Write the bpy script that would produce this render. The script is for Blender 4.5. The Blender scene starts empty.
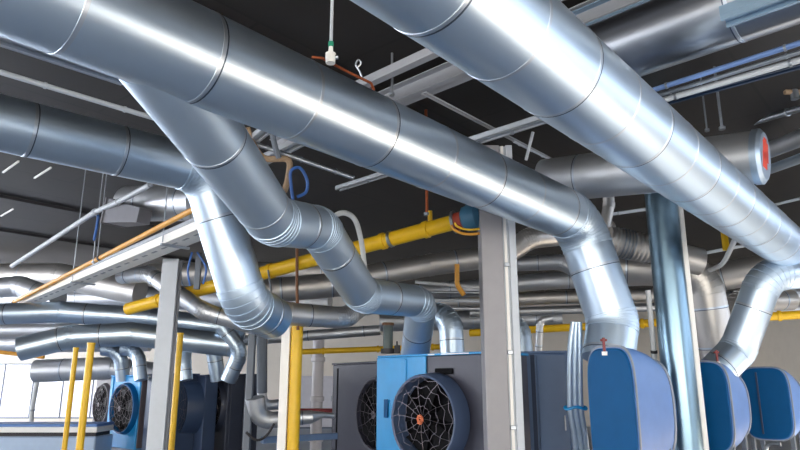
import bpy, math, random
from mathutils import Vector, Matrix
random.seed(7)
S = bpy.context.scene
COL = S.collection
PI = math.pi
# ------------------------------------------------------------------ camera
F = 650.0
PITCH = math.atan2(160, F)
EYE = Vector((0, 0, 1.6))
cd = bpy.data.cameras.new('camera'); cam = bpy.data.objects.new('camera', cd); COL.objects.link(cam)
cd.sensor_width = 36; cd.lens = 36 * F / 800; cd.clip_start = .05; cd.clip_end = 200
cam.location = EYE; cam.rotation_euler = (PI / 2 + PITCH, 0, 0)
S.camera = cam
FW = Vector((0, math.cos(PITCH), math.sin(PITCH))); UP = Vector((0, -math.sin(PITCH), math.cos(PITCH)))

def ray(x, y):
    return FW + Vector((1, 0, 0)) * ((x - 400) / F) + UP * ((225 - y) / F)
def at(x, y, t):
    return EYE + ray(x, y) * t
def atz(x, y, z):
    r = ray(x, y); return EYE + r * ((z - EYE.z) / r.z)
def atY(x, y, Y):
    r = ray(x, y); return EYE + r * (Y / r.y)
def az(deg):
    a = math.radians(deg); return Vector((math.sin(a), math.cos(a), 0))
def V(*a): return Vector(a)

# ------------------------------------------------------------------ materials
def lin(c):
    f = lambda v: v / 12.92 if v <= .04045 else ((v + .055) / 1.055) ** 2.4
    return tuple(f(v / 255) for v in c) + (1,)
MATS = {}
def mat(name, rgb, rough=.5, metal=0., var=.06, bump=0., scale=6., emit=None, rvar=0., stretch=None, spec=.5):
    if name in MATS: return MATS[name]
    m = bpy.data.materials.new(name); m.use_nodes = True; MATS[name] = m
    nt = m.node_tree; b = nt.nodes['Principled BSDF']
    b.inputs['Base Color'].default_value = lin(rgb); b.inputs['Roughness'].default_value = rough
    b.inputs['Metallic'].default_value = metal; b.inputs['Specular IOR Level'].default_value = spec
    tc = nt.nodes.new('ShaderNodeTexCoord'); src = tc.outputs['Object']
    if stretch:
        mp = nt.nodes.new('ShaderNodeMapping'); mp.inputs['Scale'].default_value = stretch
        nt.links.new(src, mp.inputs['Vector']); src = mp.outputs['Vector']
    n = nt.nodes.new('ShaderNodeTexNoise'); n.inputs['Scale'].default_value = scale; n.inputs['Detail'].default_value = 4
    nt.links.new(src, n.inputs['Vector'])
    if var:
        r = nt.nodes.new('ShaderNodeMix'); r.data_type = 'RGBA'
        c = lin(rgb)
        r.inputs['A'].default_value = tuple(max(0, v * (1 - var * 2)) for v in c[:3]) + (1,)
        r.inputs['B'].default_value = tuple(min(1, v * (1 + var * 2)) for v in c[:3]) + (1,)
        nt.links.new(n.outputs['Fac'], r.inputs['Factor']); nt.links.new(r.outputs['Result'], b.inputs['Base Color'])
    if rvar:
        mr = nt.nodes.new('ShaderNodeMapRange'); mr.inputs['From Min'].default_value = .3; mr.inputs['From Max'].default_value = .7
        mr.inputs['To Min'].default_value = rough - rvar; mr.inputs['To Max'].default_value = rough + rvar
        nt.links.new(n.outputs['Fac'], mr.inputs['Value']); nt.links.new(mr.outputs['Result'], b.inputs['Roughness'])
    if bump:
        bp = nt.nodes.new('ShaderNodeBump'); bp.inputs['Strength'].default_value = bump; bp.inputs['Distance'].default_value = .02
        nt.links.new(n.outputs['Fac'], bp.inputs['Height']); nt.links.new(bp.outputs['Normal'], b.inputs['Normal'])
    if emit:
        b.inputs['Emission Color'].default_value = lin(rgb); b.inputs['Emission Strength'].default_value = emit
    return m

ALU = mat('aluminium_jacket', (200, 217, 234), .37, .93, 0)
ALUW = mat('wrinkled_foil', (198, 215, 232), .45, .86, 0, .02, 4)
ALUD = mat('dull_aluminium', (212, 215, 220), .45, .9, .03, .015, 4)
ALUB = mat('brownish_galvanised', (210, 206, 202), .46, .9, .04, .02, 4)
SEAM = mat('seam_dark', (92, 104, 122), .45, 1, .05)
BAND = mat('joint_band_metal', (206, 215, 226), .4, 1, .02)
STEEL = mat('galvanised_steel', (170, 176, 184), .42, 1, .1, .03, 20)
POLISH = mat('polished_steel', (126, 152, 170), .3, 1, .0)
PAINTG = mat('grey_painted_steel', (158, 160, 166), .5, 0, .05)
PAINTL = mat('light_grey_paint', (196, 202, 210), .45, 0, .05)
PAINTD = mat('mid_grey_paint', (104, 112, 124), .5, 0, .06)
WHITE = mat('white_enamel', (246, 244, 240), .4, 0, .03)
YEL = mat('yellow_paint', (236, 188, 30), .4, 0, .06)
YELD = mat('yellow_orange_conduit', (222, 158, 56), .45, 0, .08)
BLUE = mat('bright_blue_paint', (18, 146, 212), .4, 0, .06)
BLUED = mat('deep_blue_paint', (2, 80, 134), .5, 0, .05, spec=.2)
BLUEL = mat('pale_blue', (98, 136, 198), .45, 0, .05)
RINGC = mat('dark_slate_ring', (70, 86, 116), .45, 0, .05)
BLUEG = mat('slate_blue_paint', (98, 122, 158), .42, 0, .05)
NAVY = mat('navy_casing', (44, 60, 88), .45, 0, .06)
DARK = mat('charcoal_casing', (62, 63, 78), .45, 0, .06)
MAUVE = mat('grey_mauve_casing', (92, 86, 94), .5, 0, .06)
BLACK = mat('black_interior', (9, 9, 13), .7, 0, .1, spec=.1)
BLADE = mat('fan_blade_dark', (10, 10, 14), .6, 0, .1, spec=.1)
WIRE = mat('guard_wire', (104, 98, 104), .35, .8, .1)
COPPER = mat('copper', (178, 96, 62), .38, .8, .1)
RUST = mat('rusty_brown', (128, 88, 62), .6, .3, .15)
RUBBER = mat('grey_gasket', (140, 148, 162), .5, 0, .06)
TEAL = mat('teal_valve_paint', (70, 120, 150), .45, 0, .08)
ORANGE = mat('orange_red_paint', (196, 84, 62), .5, 0, .1)
RED = mat('red_sticker', (214, 66, 42), .5, 0, .1, scale=20)
GREEN = mat('green_clamp', (42, 150, 118), .5, 0, .08)
PALEP = mat('pale_panel', (214, 210, 214), .5, 0, .03)
CABLEB = mat('blue_cable', (58, 104, 176), .45, 0, .06)
CABLEW = mat('white_hose', (205, 208, 210), .45, 0, .06)
BEIGE = mat('beige_wrap', (176, 148, 118), .7, 0, .15, .3, 30)
TRIM_ = mat('charcoal_trim', (46, 44, 48), .6, 0, .08)

# ------------------------------------------------------------------ mesh helpers
class MB:
    def __init__(s): s.v = []; s.f = []
    def add(s, vs, fs):
        o = len(s.v); s.v += [tuple(v) for v in vs]; s.f += [tuple(i + o for i in f) for f in fs]; return s
    def box(s, lo, hi, M=None, bev=0.):
        (x0, y0, z0), (x1, y1, z1) = lo, hi
        if bev <= 0:
            vs = [V(x, y, z) for z in (z0, z1) for y in (y0, y1) for x in (x0, x1)]
            fs = [(0, 2, 3, 1), (4, 5, 7, 6), (0, 1, 5, 4), (2, 6, 7, 3), (0, 4, 6, 2), (1, 3, 7, 5)]
        else:
            b = min(bev, (x1 - x0) / 2.01, (y1 - y0) / 2.01, (z1 - z0) / 2.01)
            vs = []; idx = {}
            for i, sx in enumerate((0, 1)):
                for j, sy in enumerate((0, 1)):
                    for k, sz in enumerate((0, 1)):
                        X = (x0, x1)[i]; Y = (y0, y1)[j]; Z = (z0, z1)[k]
                        dx = b * (1 if i == 0 else -1); dy = b * (1 if j == 0 else -1); dz = b * (1 if k == 0 else -1)
                        for a, p in (('x', V(X, Y + dy, Z + dz)), ('y', V(X + dx, Y, Z + dz)), ('z', V(X + dx, Y + dy, Z))):
                            idx[i, j, k, a] = len(vs); vs.append(p)
            g = lambda i, j, k, a: idx[i, j, k, a]
            fs = []
            for i in (0, 1): fs.append(tuple(g(i, j, k, 'x') for j, k in ((0, 0), (1, 0), (1, 1), (0, 1)))[::1 if i else -1])
            for j in (0, 1): fs.append(tuple(g(i, j, k, 'y') for i, k in ((0, 0), (0, 1), (1, 1), (1, 0)))[::1 if j else -1])
            for k in (0, 1): fs.append(tuple(g(i, j, k, 'z') for i, j in ((0, 0), (1, 0), (1, 1), (0, 1)))[::1 if k else -1])
            for i in (0, 1):
                for j in (0, 1): fs.append((g(i, j, 0, 'x'), g(i, j, 1, 'x'), g(i, j, 1, 'y'), g(i, j, 0, 'y')))
            for i in (0, 1):
                for k in (0, 1): fs.append((g(i, 0, k, 'x'), g(i, 1, k, 'x'), g(i, 1, k, 'z'), g(i, 0, k, 'z')))
            for j in (0, 1):
                for k in (0, 1): fs.append((g(0, j, k, 'y'), g(1, j, k, 'y'), g(1, j, k, 'z'), g(0, j, k, 'z')))
            for i in (0, 1):
                for j in (0, 1):
                    for k in (0, 1): fs.append((g(i, j, k, 'x'), g(i, j, k, 'y'), g(i, j, k, 'z')))
        if M: vs = [M @ v for v in vs]
        return s.add(vs, fs)
    def tube(s, pts, rad, seg=12, cap=True, closed=False):
        pts = [Vector(p) for p in pts]; n = len(pts)
        if not hasattr(rad, '__len__'): rad = [rad] * n
        T = []
        for i in range(n):
            if closed: d = pts[(i + 1) % n] - pts[i - 1]
            else: d = pts[min(i + 1, n - 1)] - pts[max(i - 1, 0)]
            T.append(d.normalized())
        a = V(0, 0, 1) if abs(T[0].z) < .9 else V(1, 0, 0)
        u = T[0].cross(a).normalized(); vs = []
        for i in range(n):
            if i:
                u = (u - T[i] * u.dot(T[i]))
                u = u.normalized()
            w = T[i].cross(u)
            # mitre: widen at sharp bends is negligible with the fine paths used
            for k in range(seg):
                an = 2 * PI * k / seg
                vs.append(pts[i] + (u * math.cos(an) + w * math.sin(an)) * rad[i])
        fs = []
        for i in range(n if closed else n - 1):
            j = (i + 1) % n
            for k in range(seg):
                k2 = (k + 1) % seg
                fs.append((i * seg + k, i * seg + k2, j * seg + k2, j * seg + k))
        if cap and not closed:
            fs.append(tuple(range(seg))[::-1]); fs.append(tuple((n - 1) * seg + k for k in range(seg)))
        return s.add(vs, fs)
    def ring(s, c, d, r, w, h, seg=48):
        """flat band of width w standing h proud of radius r"""
        d = d.normalized()
        return s.tube([c - d * w / 2, c - d * w * .4, c + d * w * .4, c + d * w / 2], [r, r + h, r + h, r], seg, cap=True)
    def disc(s, c, d, r, h, seg=32):
        d = d.normalized(); return s.tube([c, c + d * h], r, seg)
    def build(s, name, m, parent=None, origin=None, smooth=True, ang=32):
        me = bpy.data.meshes.new(name)
        o = Vector(origin) if origin is not None else V(0, 0, 0)
        me.from_pydata([tuple(Vector(v) - o) for v in s.v], [], s.f)
        import bmesh
        bm = bmesh.new(); bm.from_mesh(me); bmesh.ops.recalc_face_normals(bm, faces=bm.faces); bm.to_mesh(me); bm.free()
        if smooth:
            me.polygons.foreach_set('use_smooth', [True] * len(me.polygons))
            me.set_sharp_from_angle(angle=math.radians(ang))
        me.materials.append(m)
        ob = bpy.data.objects.new(name, me); COL.objects.link(ob)
        if parent: ob.parent = parent
        elif origin is not None: ob.location = o
        return ob

def tag(o, label, cat, group=None, kind=None):
    if label: o['label'] = label
    if cat: o['category'] = cat
    if group: o['group'] = group
    if kind: o['kind'] = kind
    return o
def thing(name, label, cat, loc=(0, 0, 0), rz=0., group=None):
    e = bpy.data.objects.new(name, None); COL.objects.link(e); e.location = loc; e.rotation_euler = (0, 0, rz); e.empty_display_size = .1
    return tag(e, label, cat, group)
def struct(o): o['kind'] = 'structure'; return o

def fillet(pts, R):
    """split a polyline into straight and bent pieces"""
    pts = [Vector(p) for p in pts]; n = len(pts)
    if not hasattr(R, '__len__'): R = [R] * n
    out = []; cur = pts[0]
    for i in range(1, n - 1):
        p = pts[i]; a = (p - pts[i - 1]).normalized(); b = (pts[i + 1] - p).normalized()
        th = a.angle(b)
        tl = min(R[i] * math.tan(th / 2), (p - cur).length * .95, (pts[i + 1] - p).length * (.48 if i < n - 2 else .95))
        p0 = p - a * tl; p1 = p + b * tl
        out.append(('s', [cur, p0]))
        k = max(4, int(math.degrees(th) / 5)); arc = []
        rr = tl / math.tan(th / 2) if th > 1e-3 else 1
        nrm = (b - a * a.dot(b)).normalized()
        c = p0 + nrm * rr
        for j in range(k + 1):
            t = th * j / k
            arc.append(c - nrm * rr * math.cos(t) + a * rr * math.sin(t))
        out.append(('e', arc)); cur = p1
    out.append(('s', [cur, pts[-1]]))
    return out
def smooth_path(pts, R):
    res = []
    for k, q in fillet(pts, R): res += q if not res else q[1:]
    return [p for i, p in enumerate(res) if i == 0 or (p - res[i - 1]).length > 1e-4]

def duct(name, label, cat, pts, r, bend=None, m=ALU, me=None, spacing=.9, phase=.5, seg=48, group=None, flange=False, r1=None, gores=True, seams=2, k0=0):
    """round duct: straight sections, elbows with gore beads, joint bands, each a child mesh"""
    pts = [Vector(p) for p in pts]; org = pts[0]
    e = thing(name, label, cat, org, 0, group)
    tot = sum((pts[i + 1] - pts[i]).length for i in range(len(pts) - 1)); run = 0.
    r1 = r if r1 is None else r1
    rr = lambda s: r + (r1 - r) * min(1, max(0, s / tot))
    for kind, q in fillet(pts, bend if bend is not None else r * 1.6):
        L = sum((q[i + 1] - q[i]).length for i in range(len(q) - 1))
        if kind == 's':
            if L > .01:
                d = (q[1] - q[0]).normalized()
                MB().tube([q[0] - d * .004, q[1] + d * .004], [rr(run), rr(run + L)], seg).build('straight_section', m, e, org)
                if spacing:
                    x = spacing * phase if run == 0 else spacing * .35; k = k0
                    while x < L - .08:
                        c = q[0] + d * x; R_ = rr(run + x)
                        b = MB().ring(c, d, R_ - .002, .03, .0045, seg).build('joint_band', BAND, e, org, ang=20)
                        if seams == 2 or k % 2 == 0:
                            MB().ring(c + d * .02, d, R_ - .002, .011, .004, seg).build('seam_line', SEAM, b, org)
                        x += spacing; k += 1
        else:
            n = len(q); path = []; rad = []; acc = run
            for i, p in enumerate(q):
                if i: acc += (p - q[i - 1]).length
                path.append(p); rad.append(rr(acc) * 1.012)
            mb = MB().tube(path, rad, seg)
            if gores:
                for i in range(0, n, max(1, round((n - 1) / 7))):
                    d = (q[min(i + 1, n - 1)] - q[max(i - 1, 0)])
                    mb.ring(q[i], d, rr(acc) * 1.008, .024, .006, seg)
            mb.build('elbow', me or m, e, org, ang=24)
        run += L
    for p, d, R_ in ((pts[0], pts[1] - pts[0], r), (pts[-1], pts[-2] - pts[-1], r1)):
        if flange: MB().ring(p + d.normalized() * .03, d, R_, .05, .03, seg).build('flange', m, e, org)
    return e

def pipe(name, label, cat, pts, r, m, bend=None, seg=14, group=None, clamps=0, cm=None):
    pts = [Vector(p) for p in pts]; org = pts[0]
    path = smooth_path(pts, bend if bend else r * 3) if len(pts) > 2 else pts
    if not clamps:
        return tag(MB().tube(path, r, seg).build(name, m, None, org), label, cat, group)
    e = thing(name, label, cat, org, 0, group)
    MB().tube(path, r, seg).build('pipe_run', m, e, org)
    a, b = pts[0], pts[-1]
    for i in range(clamps):
        k = (i + .5) / clamps; c = path[int(k * (len(path) - 1))] if len(path) > 4 else a.lerp(b, k)
        j = min(len(path) - 2, int(k * (len(path) - 1)))
        MB().ring(c, path[j + 1] - path[j], r * .98, r * .9, r * .28, seg).build('coupling', cm or m, e, org)
    return e
def spline(pts, sub=8):
    pts = [Vector(p) for p in pts]; P = [pts[0]] + pts + [pts[-1]]; out = []
    for i in range(1, len(P) - 2):
        for k in range(sub):
            t = k / sub; a, b, c, d = P[i - 1:i + 3]
            out.append(.5 * ((2 * b) + (c - a) * t + (2 * a - 5 * b + 4 * c - d) * t * t + (3 * b - a - 3 * c + d) * t ** 3))
    return out + [pts[-1]]
def cable(name, label, cat, pts, r, m, group=None, seg=8):
    p = spline(pts); return tag(MB().tube(p, r, seg).build(name, m, None, p[0]), label, cat, group)
def frame(p, d, up=V(0, 0, 1)):
    """matrix whose x runs along d, z roughly up, origin p"""
    x = d.normalized(); y = up.cross(x).normalized(); z = x.cross(y)
    M = Matrix((x, y, z)).transposed().to_4x4(); M.translation = p; return M
def channel(name, label, cat, a, b, w, h, m, kind='c', group=None, th=.012, bolts=0):
    """strut channel / I-beam / flat rail from a to b with a real section"""
    M = frame(a, b - a); L = (b - a).length; mb = MB()
    if kind == 'i':
        mb.box((0, -w / 2, -h / 2), (L, w / 2, -h / 2 + th), M).box((0, -w / 2, h / 2 - th), (L, w / 2, h / 2), M).box((0, -th / 2, -h / 2), (L, th / 2, h / 2), M)
    elif kind == 'c':
        mb.box((0, -w / 2, h / 2 - th), (L, w / 2, h / 2), M).box((0, -w / 2, -h / 2), (L, -w / 2 + th, h / 2), M).box((0, w / 2 - th, -h / 2), (L, w / 2, h / 2), M)
        mb.box((0, -w / 2, -h / 2), (L, -w / 4, -h / 2 + th), M).box((0, w / 4, -h / 2), (L, w / 2, -h / 2 + th), M)
    else:
        mb.box((0, -w / 2, -h / 2), (L, w / 2, h / 2), M, .003)
    if not bolts: return tag(mb.build(name, m, None, a, False), label, cat, group)
    e = thing(name, label, cat, a, 0, group); mb.build('rail', m, e, a, False)
    for i in range(bolts):
        p = M @ V(L * (i + .5) / bolts, 0, -h / 2); MB().disc(p, V(0, 0, -1), w * .18, w * .22, 6).build('bolt', STEEL, e, a)
    return e
def rod(label, px, py0, py1, t, r=.008, group=None, m=STEEL, top=5.28):
    b = at(px, py1, t); a = V(b.x, b.y, top)
    e = thing('hanger_rod', label, 'hanger rod', b, 0, group)
    MB().tube([a, b], r, 8).build('threaded_rod', m, e, b)
    MB().disc(b - V(0, 0, .02), V(0, 0, 1), r * 2.4, .035, 6).build('nut', STEEL, e, b)
    return e

# ------------------------------------------------------------------ room
X0, X1, Y0, Y1, H = -20., 14., -6.5, 27., 5.3
def slab(name, lo, hi, m): return struct(MB().box(lo, hi).build(name, m, None, lo, False))
mf = mat('floor_epoxy', (146, 158, 176), .5, 0, .06, 0, 1.2)
mw = mat('wall_plaster', (240, 231, 218), .7, 0, .03, .05, 3)
slab('floor', (X0, Y0, -.2), (X1, Y1, 0), mf)

# ceiling: dark sheets with batten seams, laid along the duct direction
mc = mat('ceiling_sheet', (70, 66, 68), .55, 0, .12, 0, 1.1)
nt = mc.node_tree; b = nt.nodes['Principled BSDF']
tc = nt.nodes.new('ShaderNodeTexCoord'); mp = nt.nodes.new('ShaderNodeMapping'); mp.inputs['Rotation'].default_value = (0, 0, math.radians(-49.8))
br = nt.nodes.new('ShaderNodeTexBrick'); br.inputs['Scale'].default_value = 1; br.inputs['Brick Width'].default_value = 2.4; br.inputs['Row Height'].default_value = 1.2
br.inputs['Mortar Size'].default_value = .02; br.inputs['Color1'].default_value = lin((28, 25, 25)); br.inputs['Color2'].default_value = lin((38, 34, 33)); br.inputs['Mortar'].default_value = lin((14, 13, 13)); br.offset = .5
nt.links.new(tc.outputs['Object'], mp.inputs['Vector']); nt.links.new(mp.outputs['Vector'], br.inputs['Vector']); nt.links.new(br.outputs['Color'], b.inputs['Base Color'])
slab('ceiling', (X0, Y0, H), (X1, Y1, H + .2), mc)
PANE = {}
def pane_mat(s, rgb=(255, 250, 240)):
    if s == 0:   # clear glass: light passes, with a faint mirror reflection
        if 'clear_glass' in MATS: return MATS['clear_glass']
        m = bpy.data.materials.new('clear_glass'); m.use_nodes = True; MATS['clear_glass'] = m
        nt = m.node_tree; nt.nodes.clear(); o = nt.nodes.new('ShaderNodeOutputMaterial'); mx = nt.nodes.new('ShaderNodeMixShader'); mx.inputs[0].default_value = .06
        t = nt.nodes.new('ShaderNodeBsdfTransparent'); g = nt.nodes.new('ShaderNodeBsdfGlossy'); g.inputs['Roughness'].default_value = .02
        nt.links.new(t.outputs[0], mx.inputs[1]); nt.links.new(g.outputs[0], mx.inputs[2]); nt.links.new(mx.outputs[0], o.inputs[0]); return m
    return mat('emissive_pane_%d' % int(s * 100), rgb, .2, 0, 0, emit=s)
NW = [0]
def window(lo, hi, axis, s, rgb=(255, 250, 240), mull=3):
    """window in a wall whose normal is axis ('x' or 'y'); frame bars and a lit pane"""
    NW[0] += 1
    (a0, z0), (a1, z1), w = lo, hi, None
    return NW[0]
def wall_with_windows(name, axis, pos, thick, a0, a1, wins, s, rgb):
    """wall slab pierced by windows; wins = [(a,b,z0,z1)]"""
    P = lambda a, d, z: (a, pos + d, z) if axis == 'y' else (pos + d, a, z)
    def bx(mb, u0, u1, d0, d1, z0, z1):
        p, q = P(u0, d0, z0), P(u1, d1, z1)
        lo = tuple(min(i, j) for i, j in zip(p, q)); hi = tuple(max(i, j) for i, j in zip(p, q)); mb.box(lo, hi)
    mb = MB(); cur = a0
    for (u0, u1, z0, z1) in wins:
        bx(mb, cur, u0, 0, thick, 0, H); bx(mb, u0, u1, 0, thick, 0, z0); bx(mb, u0, u1, 0, thick, z1, H); cur = u1
    bx(mb, cur, a1, 0, thick, 0, H)
    struct(mb.build(name, mw, None, None, False))
    for (u0, u1, z0, z1) in wins:
        NW[0] += 1
        e = bpy.data.objects.new('window_%d' % NW[0], None); COL.objects.link(e); struct(e); e.location = P((u0 + u1) / 2, 0, z0); o = e.location
        fr = MB(); t = .05
        d0, d1 = thick * .3, thick * .7
        bx(fr, u0, u1, d0, d1, z0, z0 + t); bx(fr, u0, u1, d0, d1, z1 - t, z1); bx(fr, u0, u0 + t, d0, d1, z0, z1); bx(fr, u1 - t, u1, d0, d1, z0, z1)
        n = max(1, round((u1 - u0) / 1.2))
        for i in range(1, n):
            u = u0 + (u1 - u0) * i / n; bx(fr, u - .02, u + .02, d0, d1, z0, z1)
        fr.build('window_frame', PAINTD, e, o, False)
        pn = MB(); bx(pn, u0, u1, thick * .48, thick * .52, z0, z1); pn.build('window_pane', pane_mat(s, rgb), e, o, False)
RW = 16
wall_with_windows('wall_front', 'y', Y0 - .2, .2, X0, X1, [(-10.5, -6.2, .6, 3.6), (-5.2, -1.2, .6, 3.6), (-.2, 3.8, .6, 3.6), (4.8, 8.8, .6, 3.6)], 9, (255, 248, 236))  # unseen glowing windows, added behind the camera for duct highlights and front fill
wall_with_windows('wall_back', 'y', Y1, .2, X0, X1, [(-18.5, -11.2, .3, 2.45)], .5, (240, 240, 250))
wall_with_windows('wall_left', 'x', X0 - .2, .2, Y0, Y1, [(-3, 2, 1.0, 4.0), (4., 9., 1.0, 4.0), (11, 16, 1.0, 4.0), (18., 25, 1.0, 4.0)], 14, (244, 248, 255))

wall_with_windows('wall_right', 'x', X1, .2, Y0, Y1, [(-6, -1.1, 1.2, 4.95), (-.8, 4.1, 1.5, 4.95), (4.4, 9.3, 2.3, 4.9), (9.6, 13.5, 2.3, 4.9)], 0, (255, 240, 220))
# ------------------------------------------------------------------ ceiling steelwork
EDIR = az(-46); DDIR = az(40.2)
def beam_through(px, py, z, l0, l1, w, h, m, kind, name, label, cat, d=EDIR, **k):
    p = atz(px, py, z); return channel(name, label, cat, p - d * l0, p + d * l1, w, h, m, kind, **k)
beam_through(432, 82, 5.12, 5.0, 3.2, .2, .22, PAINTG, 'i', 'steel_beam', 'grey steel beam under the black ceiling, seen in the gap between the two big ducts', 'beam')
beam_through(398, 68, 4.95, 3.2, 2.6, .1, .1, PAINTG, 'r', 'square_rail', 'narrow grey square rail just in front of the steel beam between the two big ducts', 'rail')
beam_through(508, 130, 4.6, 1.3, 1.2, .16, .07, PAINTL, 'c', 'strut_channel', 'double grey strut channel below the ceiling between the big ducts, above the square column', 'strut channel', bolts=5)
beam_through(372, 178, 4.3, .55, .7, .1, .06, PAINTL, 'c', 'strut_channel', 'short grey strut channel under the long diagonal duct, above the big white hose loop', 'strut channel', bolts=3)
beam_through(600, 14, 5.1, 4.5, 1.6, .16, .2, mat('blue_grey_steel', (140, 166, 190), .4, .3, .05), 'i', 'steel_beam', 'blue-grey steel beam at the top edge behind the near duct', 'beam')
for k, (a, b_, lab) in enumerate([((424, 93), (552, 160), 'twin thin rail running away under the ceiling, centre of the gap between ducts'),
                                  ((0, 72), (160, 120), 'thin bright rail crossing under the ceiling above the left blue-grey duct'),
                                  ((514, 141), (548, 158), 'thin pale pipe with a coupling beyond the double strut channel')]):
    p, q = atz(*a, 4.75), atz(*b_, 4.75)
    if k == 0:
        e = thing('ceiling_rail', lab, 'rail', p); n = (q - p).cross(V(0, 0, 1)).normalized() * .022
        for s in (-1, 1): MB().tube([p + n * s, q + n * s], .013, 10).build('rail_bar', PAINTG, e, p)
    elif k == 1: pipe('ceiling_rail', lab, 'rail', [p, q], .03, PAINTL, clamps=2)
    else: pipe('thin_pipe', lab, 'pipe', [p, q], .024, PAINTL, clamps=3)
e_ = [pipe('brace_rod', 'slanting thin brace between the ceiling and the double strut channel', 'brace', [atz(533, 132, 4.7), atz(526, 160, 4.4)], .02, PAINTL)]
# dark roof battens parallel to the ducts
for i, (px, py) in enumerate([(60, 208), (30, 235), (240, 35), (690, 205), (760, 250), (620, 150)]):
    p = atz(px, py, 5.26)
    struct(channel('trim_%d' % (i + 1), None, None, p - DDIR * 4, p + DDIR * 5, .06, .06, TRIM_, 'r'))
for i, (px, py, lab) in enumerate([(44, 172, 'thin bright strip on the dark ceiling, right one below the left blue-grey duct'), (12, 166, 'thin bright strip on the dark ceiling, middle one below the left blue-grey duct'), (8, 212, 'short thin bright strip on the dark ceiling at the left picture edge')]):
    p = atz(px, py, 5.27); channel('ceiling_strip', lab, 'strip', p - EDIR * .35, p + EDIR * .5, .03, .03, WHITE, 'r', group=None)

# ------------------------------------------------------------------ the big ducts
def lineA(Y): return V(1.5023 + .8463 * (Y - 7), Y, 3.606)
def lineB(Y): return V(3.7913 + .8453 * (Y - 7), Y, 3.48)
def lineD(Y): return V(-1.759 + 1.0648 * (Y - 7), Y, 3.839)
duct('ventilation_duct', 'long diagonal silver duct from the top left, bending down onto the near blue drum', 'duct',
     [lineA(1.2), lineA(7.85), at(613, 322, 7.8), at(608, 360, 7.6)], .3, bend=[0, .42, .36, 0], me=ALUW, spacing=.8, phase=.125, seams=1)
duct('ventilation_duct', 'biggest near duct, crossing the top right down to the right picture edge', 'duct',
     [lineB(1.6), lineB(13)], .3, spacing=.62, phase=.3, seams=1)
pA = lineA(3.5)
duct('branch_duct', 'silver S-bent branch duct from the long diagonal duct down to the bright blue fan unit', 'duct',
     [pA + V(-.05, .05, -.05), at(273, 221, 6.1), at(319, 228, 6.9), at(362, 295, 8.1), at(422, 302, 9.0), at(415, 354, 9.6)], .25,
     bend=[0, .5, .42, .42, .34, 0], m=ALUW, me=ALUW, spacing=1.1, phase=.9, seams=1, r1=.21)
duct('ventilation_duct', 'blue-grey duct from the left edge, bending down behind the S-bent branch', 'duct',
     [lineD(3.2), at(205, 171, 7.0), at(245, 303, 7.05), at(272, 318, 7.7)], .25, bend=[0, .36, .3, 0], m=ALU, me=ALUW, spacing=.79, phase=1.25)
pK = V(.335, 7, 4.58)
eK = duct('ventilation_duct', 'dark shiny cross duct under the ceiling at the top right, above the biggest duct', 'duct',
     [pK - az(-45.9) * 7.5, pK - az(-45.9) * 1.4], .3, m=mat('shiny_dark_duct', (176, 180, 188), .3, 1, .0), spacing=1.9, phase=.2)
# bracket on the cross duct
p = at(756, 4, 4.15)
e = thing('duct_bracket', 'blue-grey clip bracket strapped under the dark cross duct, top right corner', 'bracket', p)
M = frame(p, -EDIR)
MB().box((-.2, -.07, -.03), (.5, .07, .03), M, .008).build('bracket_plate', MATS['blue_grey_steel'], e, p)
for s in (-1, 1): MB().box((-.2, .055 * s - .012, -.06), (.5, .055 * s + .012, .04), M).build('bracket_rib', MATS['blue_grey_steel'], e, p)
MB().box((.22, -.1, -.06), (.27, .1, .06), M, .008).build('bracket_clamp', STEEL, e, p)
# conduits under the cross duct
cg = [((650, 91), (800, 43), .022, mat('blue_conduit', (120, 150, 205), .35, .4, .05), 'bluish conduit, top one of the parallel conduits right of the biggest duct'),
      ((654, 97), (800, 52), .018, STEEL, 'thin steel conduit, middle one of the parallel conduits right of the biggest duct'),
      ((660, 101), (800, 60), .026, PAINTL, 'pale conduit, lowest one of the parallel conduits right of the biggest duct')]
for a, b_, r, m, lab in cg:
    p, q = atz(*a, 4.02), atz(*b_, 4.02); d = (p - q).normalized()
    pipe('conduit', lab, 'conduit', [q - d * 3, p + d * .3], r, m, clamps=5, cm=STEEL)
p, q = atz(655, 104, 4.04), atz(800, 64, 4.04); d = (p - q).normalized()
channel('strut_channel', 'navy strut channel carrying the parallel conduits right of the biggest duct', 'strut channel', q - d * 3, p + d * .1, .1, .05, mat('navy_steel', (58, 78, 108), .4, .4, .05), 'c')
# capped duct
pc, pl = at(757, 157, 7.3), at(545, 181, 9.0)
e = duct('capped_duct', 'silver duct with a closed end and a red patch, behind the biggest duct', 'duct', [pc, pl], .3, m=ALUD, spacing=1.3, phase=.6)
dc = (pc - pl).normalized()
MB().tube([pc - dc * .02, pc + dc * .05, pc + dc * .085], [.315, .315, .27], 48).build('end_cap', ALU, e, pc)
mb = MB(); u = dc.cross(V(0, 0, 1)).normalized(); w = u.cross(dc)
for kx, kz, sx, sz in ((.0, .06, .11, .1), (.04, -.06, .09, .09), (-.05, .0, .07, .06), (.02, .15, .06, .05)):
    Mq = Matrix((u, dc, w)).transposed().to_4x4(); Mq.translation = pc + dc * .083
    mb.box((kx - sx, 0, kz - sz), (kx + sx, .008, kz + sz), Mq)
mb.build('red_patch', RED, e, pc)
rod('thin hanger rod down to the capped duct, left one of the pair', 707, 0, 130, 7.75, .011)
rod('thicker hanger rod down to the capped duct, right one of the pair', 722, 0, 128, 7.55, .016)

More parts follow.
